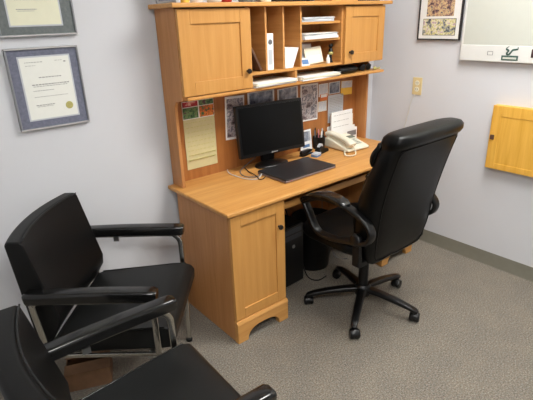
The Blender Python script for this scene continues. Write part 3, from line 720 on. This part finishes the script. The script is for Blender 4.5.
for k in range(46):
    a = random.uniform(0, 2*PI); rr = random.uniform(.02, .062); zz = random.uniform(.012, .10) if rr > .05 else random.uniform(.05, .11)
    c = Vector((rr*math.cos(a), rr*math.sin(a), zz)); dv = Vector((math.cos(a), math.sin(a), random.uniform(-.5, .4))).normalized(); sd = dv.cross(Vector((0, 0, 1))).normalized()
    up = sd.cross(dv)
    l, w2 = .022, .009
    m.rings([[c-dv*l+sd*.001, c-dv*l+up*.001, c-dv*l-sd*.001, c-dv*l-up*.001], [c+sd*w2, c+up*.003, c-sd*w2, c-up*.001], [c+dv*l+sd*.001, c+dv*l+up*.001, c+dv*l-sd*.001, c+dv*l-up*.001]])
m.build('leaves', 'leafgreen', gp)
tag(put(MB().lathe([(.001, 0), (.028, 0), (.03, .004), (.03, .07), (.026, .074), (.001, .07)], (0, 0, 0), 22).build('candle', 'cream'), (.585, -.19, zt)), 'thick cream candle on the hutch top beside the green plant', 'candle')
rd = thing('radio', 'flat charcoal box radio on the middle of the hutch top', 'radio', (.785, -.14, zt))
MB().box(-.14, .14, -.07, .07, .004, .085).build('radio_case', 'darkbox', rd, bevel=.008)
MB().box(-.12, -.01, -.0715, -.069, .015, .075).box(.01, .12, -.0715, -.069, .015, .055).build('speaker_grille', 'matblack', rd)
for x in (-.11, .11):
    for y in (-.05, .05): MB().lathe([(.001, 0), (.009, 0), (.009, .006), (.001, .006)], (x, y, 0), 10).build('rubber_foot', 'matblack', rd)
wb = thing('wooden_box', 'golden wooden keepsake box on the hutch top', 'box', (1.175, -.15, zt))
MB().box(-.115, .115, -.07, .07, 0, .055).build('box_body', 'oakx', wb, bevel=.002)
MB().box(-.118, .118, -.073, .073, .0565, .08).build('box_lid', 'oakx', wb, bevel=.003)
bb = thing('framed_photo', 'black framed picture standing on the right end of the hutch top', 'photo frame', (1.435, -.17, zt))
m = MB(); m.box(-.12, .12, -.008, .008, 0, .012); m.box(-.12, .12, -.008, .008, .168, .18); m.box(-.12, -.108, -.008, .008, .012, .168); m.box(.108, .12, -.008, .008, .012, .168)
m.build('frame_border', 'blackframe', bb)
MB().box(-.108, .108, -.003, .006, .012, .168).build('frame_photo', 'pic_green', bb)
MB().prism([(.008, .12), (.06, 0), (.066, 0), (.014, .12)], 'x', -.015, .015).build('frame_stand', 'blackframe', bb)

# ------------------------------------------------------------------ under the desk
tw = thing('computer_tower', 'black computer tower on the carpet under the desk', 'computer', (.60, -.20, 0), math.radians(3))
MB().box(-.09, .09, -.15, .09, .012, .42).build('tower_case', 'matblack', tw, bevel=.006)
MB().box(-.088, .088, -.162, -.15, .016, .416).build('front_bezel', 'plastic', tw, bevel=.005)
for zz in (.33, .37): MB().box(-.07, .07, -.1635, -.161, zz, zz+.03).build('drive_bay', 'darkbox', tw)
MB().lathe([(.001, 0), (.012, 0), (.011, -.003), (.001, -.003)], (0, -.162, .28), 16, axis='y').build('power_button', 'dullsteel', tw)
for x in (-.07, .07):
    for y in (-.12, .06): MB().box(x-.012, x+.012, y-.02, y+.02, 0, .013).build('case_foot', 'matblack', tw)
wbn = thing('filler_bin', 'invented black bin filling the dark under the desk beside the computer tower', 'waste bin', (.90, -.235, 0))  # bin is invented, added to fill the dark kneehole with black
MB().lathe([(.001, 0), (.105, 0), (.108, .006), (.135, .345), (.139, .35), (.139, .36), (.131, .36), (.103, .012), (.001, .010)], (0, 0, 0), 32).build('bin_body', 'matblack', wbn)
cable('tower_cable', [(.74, -.10, .5), (.75, -.16, .36), (.73, -.24, .24), (.73, -.30, .12), (.73, -.36, .02), (.76, -.42, .005), (.84, -.42, .005)], .004, 'matblack', 'black cable hanging beside the computer tower under the desk')
cable('network_cable', [(1.08, -.10, .6), (1.09, -.13, .42), (1.07, -.16, .28), (1.09, -.2, .12), (1.08, -.28, .006), (1.12, -.36, .005)], .003, 'greycable', 'grey cable drooping under the desk on the far side of the filler bin')

# ------------------------------------------------------------------ on the back wall: certificates
def certificate(x0, x1, z0, z1, mat, label, px0, px1, pz0, pz1, paper, seal):
    cx = (x0+x1)/2
    r = thing('certificate_frame', label, 'framed certificate', (cx, 0, z0), 0, 'framed certificates')
    w = (x1-x0)/2; h = z1-z0; b = .008
    m = MB()
    m.box(-w, w, -.022, -.001, 0, b); m.box(-w, w, -.022, -.001, h-b, h); m.box(-w, -w+b, -.022, -.001, b, h-b); m.box(w-b, w, -.022, -.001, b, h-b)
    m.build('frame_moulding', 'framedark', r, bevel=.0015, seg=1)
    MB().box(-w+.001, w-.001, -.0245, -.022, .001, .006).build('frame_lip', 'framelight', r)
    MB().box(-w+.001, w-.001, -.0245, -.022, h-.006, h-.001).build('frame_lip', 'framelight', r)
    MB().box(-w+b, w-b, -.016, -.002, b, h-b).build('mat_board', mat, r)
    a0, a1, c0, c1 = px0-cx, px1-cx, pz0-z0, pz1-z0
    m = MB(); m.box(a0-.006, a1+.006, -.0172, -.016, c0-.006, c1+.006); m.build('mat_bevel', 'greypaper', r)
    m = MB(); m.box(a0, a1, -.0180, -.0172, c0, c1); W = a1-a0; Hh = c1-c0
    rows = [(.92, .1, .45, .006), (.87, .1, .3, .004), (.93, .7, .85, .004), (.90, .88, .94, .012), (.67, .32, .78, .009), (.555, .16, .92, .011), (.53, .18, .88, .006), (.46, .16, .58, .006), (.36, .16, .86, .005), (.22, .16, .55, .009), (.20, .18, .5, .005)]
    for zz, u0, u1, th in rows:
        x = u0
        while x < u1:
            l = min(random.uniform(.02, .06), u1-x); m.box(a0+x*W, a0+(x+l)*W, -.0185, -.018, c0+zz*Hh, c0+zz*Hh+th*.6*.7, mi=1); x += l+.014
    pp = m.build('certificate_paper', [paper, 'ink'], r)
    if seal:
        MB().lathe([(.001, -.0181), (.0165, -.0181), (.0155, -.0195), (.001, -.0195)], (seal[0]-cx, 0, seal[1]-z0), 28, axis='y').build('gold_seal', 'gold', pp)
certificate(-.672, -.372, 1.160, 1.504, 'bluemat', 'framed certificate with a gold seal and blue mat on the back wall', -.622, -.418, 1.204, 1.464, 'certwhite', (-.45, 1.249))
certificate(-.672, -.360, 1.549, 1.90, 'greenmat', 'framed cream certificate with grey mat hanging above the other certificate', -.622, -.420, 1.593, 1.86, 'certcream', None)

# ------------------------------------------------------------------ on the right wall
fp = thing('picture_frame', 'black framed pair of colour pictures on the right wall beside the whiteboard', 'framed picture', (XR, -.5115, 1.421))
m = MB(); w, h, b = .1495, .50, .008
m.box(-.02, -.001, -w, w, 0, b); m.box(-.02, -.001, -w, w, h-b, h); m.box(-.02, -.001, -w, -w+b, b, h-b); m.box(-.02, -.001, w-b, w, b, h-b)
m.build('frame_moulding', 'blackframe', fp, bevel=.001, seg=1)
MB().box(-.014, -.002, -w+b, w-b, b, h-b).build('mat_board', 'matwhite', fp)
MB().box(-.0148, -.014, -.115, .115, .028, .128).build('picture_border', 'blackframe', fp)
MB().box(-.0156, -.0148, -.112, .112, .031, .125).build('lower_picture', 'pic_meadow', fp)
MB().box(-.0152, -.014, -.094, .094, .142, .36).build('upper_picture', 'pic_crowd', fp)

wbd = thing('whiteboard', 'large whiteboard on the right wall with a white bottom rail and green emblem', 'whiteboard', (XR, -1.288, 1.307))
W2 = .602
MB().box(-.031, -.001, -W2, W2, .092, 1.0).build('board_panel', 'board', wbd, bevel=.001, seg=1)
MB().box(-.034, -.001, -W2, W2, 0, .0915).build('board_rail', 'boardrail', wbd, bevel=.003)
MB().box(-.0318, -.0305, W2-.012, W2, .092, 1.0).build('board_edge', 'boardrail', wbd)
# emblem: open horned U above a narrow banner (y runs away from the viewer to the left)
def wy(px): return (-.936-(px-504)*.00553)+1.288-.023
def wz(py): return 1.392-(py-46)*.0047-1.307
def ep(x, y): return Vector((-.0352, wy(490+x/12.4), wz(40+y/12.4)))
m = MB()
path = smooth([ep(x, y) for x, y in ((218, 66), (192, 90), (190, 110), (216, 124), (206, 148), (196, 168), (208, 182), (228, 178), (248, 150), (268, 118), (296, 112), (322, 106), (330, 92), (324, 70))], 4)
n = len(path); m.sweep(path, rrect(.0095, .0016, .0006, 1), up=(1, 0, 0), scales=[max(.25, min(1, .25+min(i, n-1-i)*.09)) for i in range(n)])
m.build('emblem', 'green', wbd, ang=60)
m = MB(); a = ep(135, 198); b2 = ep(345, 268)
m.box(-.0356, -.034, b2.y, a.y, max(b2.z, .004), a.z); m.build('emblem_banner', 'green', wbd)
a = ep(155, 222); b2 = ep(325, 250)
m = MB(); m.box(-.0361, -.0355, b2.y, a.y, b2.z, a.z); m.build('banner_panel', 'phonekey', wbd)
m = MB(); y0, z0, wd, hh, tk = wy(488.5), wz(54), .016, .011, .002
m.box(-.0352, -.034, y0-wd, y0+wd, z0-hh, z0-hh+tk); m.box(-.0352, -.034, y0-wd, y0+wd, z0+hh-tk, z0+hh); m.box(-.0352, -.034, y0-wd, y0-wd+tk, z0-hh, z0+hh); m.box(-.0352, -.034, y0+wd-tk, y0+wd, z0-hh, z0+hh)
m.build('rail_label', 'inkdark', wbd)
m = MB(); m.box(-.0356, -.034, wy(541), wy(530), wz(57.5), wz(48)); m.build('rail_badge', 'maroon', wbd)

ol = thing('wall_outlet', 'ivory electrical outlet on the right wall', 'outlet', (XR, -.386, 1.120))
MB().box(-.007, -.001, -.036, .036, -.058, .058).build('cover_plate', 'ivory', ol, bevel=.0025)
m = MB()
for s in (-1, 1): m.lathe([(.001, -.0071), (.017, -.0071), (.016, -.0095), (.001, -.0095)], (0, 0, s*.021), 18, axis='x')
m.build('socket_face', 'phone', ol)
m = MB()
for s in (-1, 1):
    for y in (-.007, .007): m.box(-.0099, -.0093, y-.0015, y+.0015, s*.021-.003, s*.021+.006)
m.build('socket_slot', 'brownbook', ol)
cable('power_cable', [(XR-.006, -.375, 1.062), (XR-.012, -.355, 1.02), (XR-.008, -.335, .93), (XR-.008, -.315, .84), (XR-.01, -.29, .72), (XR-.008, -.26, .5), (XR-.008, -.25, .3), (XR-.012, -.24, .1), (XR-.02, -.22, .006), (XR-.06, -.15, .006)], .0035, 'cable', 'pale cord running down the right wall from the outlet')

wc = thing('wall_cabinet', 'golden wood wall cabinet with a small dark knob on the right wall', 'wall cabinet', (XR, -1.265, .674))
W3 = .32
MB().box(-.03, -.001, -W3, W3, 0, .388).build('cabinet_body', 'pine', wc, bevel=.002)
m = MB(); z0, z1, fr_ = .001, .387, .052
m.box(-.047, -.0305, -W3, -W3+fr_, z0, z1); m.box(-.047, -.0305, W3-fr_, W3, z0, z1)
m.box(-.047, -.0305, -W3+fr_, W3-fr_, z0, z0+fr_*.7); m.box(-.047, -.0305, -W3+fr_, W3-fr_, z1-fr_*1.2, z1)
dr = m.build('door', 'pine', wc, bevel=.0015, seg=1)
MB().box(-.0440, -.0315, -W3+fr_-.001, W3-fr_+.001, z0+fr_*.7-.001, z1-fr_*1.2+.001).build('door_panel', 'pine', dr)
MB().box(-.056, -.047, W3-.032, W3-.008, .182, .212).build('latch', 'brownbook', dr, bevel=.003)

# ------------------------------------------------------------------ camera, world, view
cam = bpy.data.cameras.new('camera'); co = bpy.data.objects.new('camera', cam); C.objects.link(co)
co.location = (-1.0990, -2.2395, 1.5952); co.rotation_euler = (1.19371, .031315, -.688680)
cam.sensor_fit = 'HORIZONTAL'; cam.sensor_width = 36; cam.lens = 463.25/533*36
cam.clip_start = .05
sc = bpy.context.scene; sc.camera = co
w = bpy.data.worlds.new('world'); sc.world = w; w.use_nodes = True
w.node_tree.nodes['Background'].inputs['Color'].default_value = (.8, .85, 1, 1)
w.node_tree.nodes['Background'].inputs['Strength'].default_value = .0
sc.view_settings.view_transform = 'Standard'; sc.view_settings.look = 'None'
sc.view_settings.exposure = -0.14; sc.view_settings.gamma = 1; sc.view_settings.use_curve_mapping = False
sc.cycles.use_denoising = True
sc.cycles.max_bounces = 8
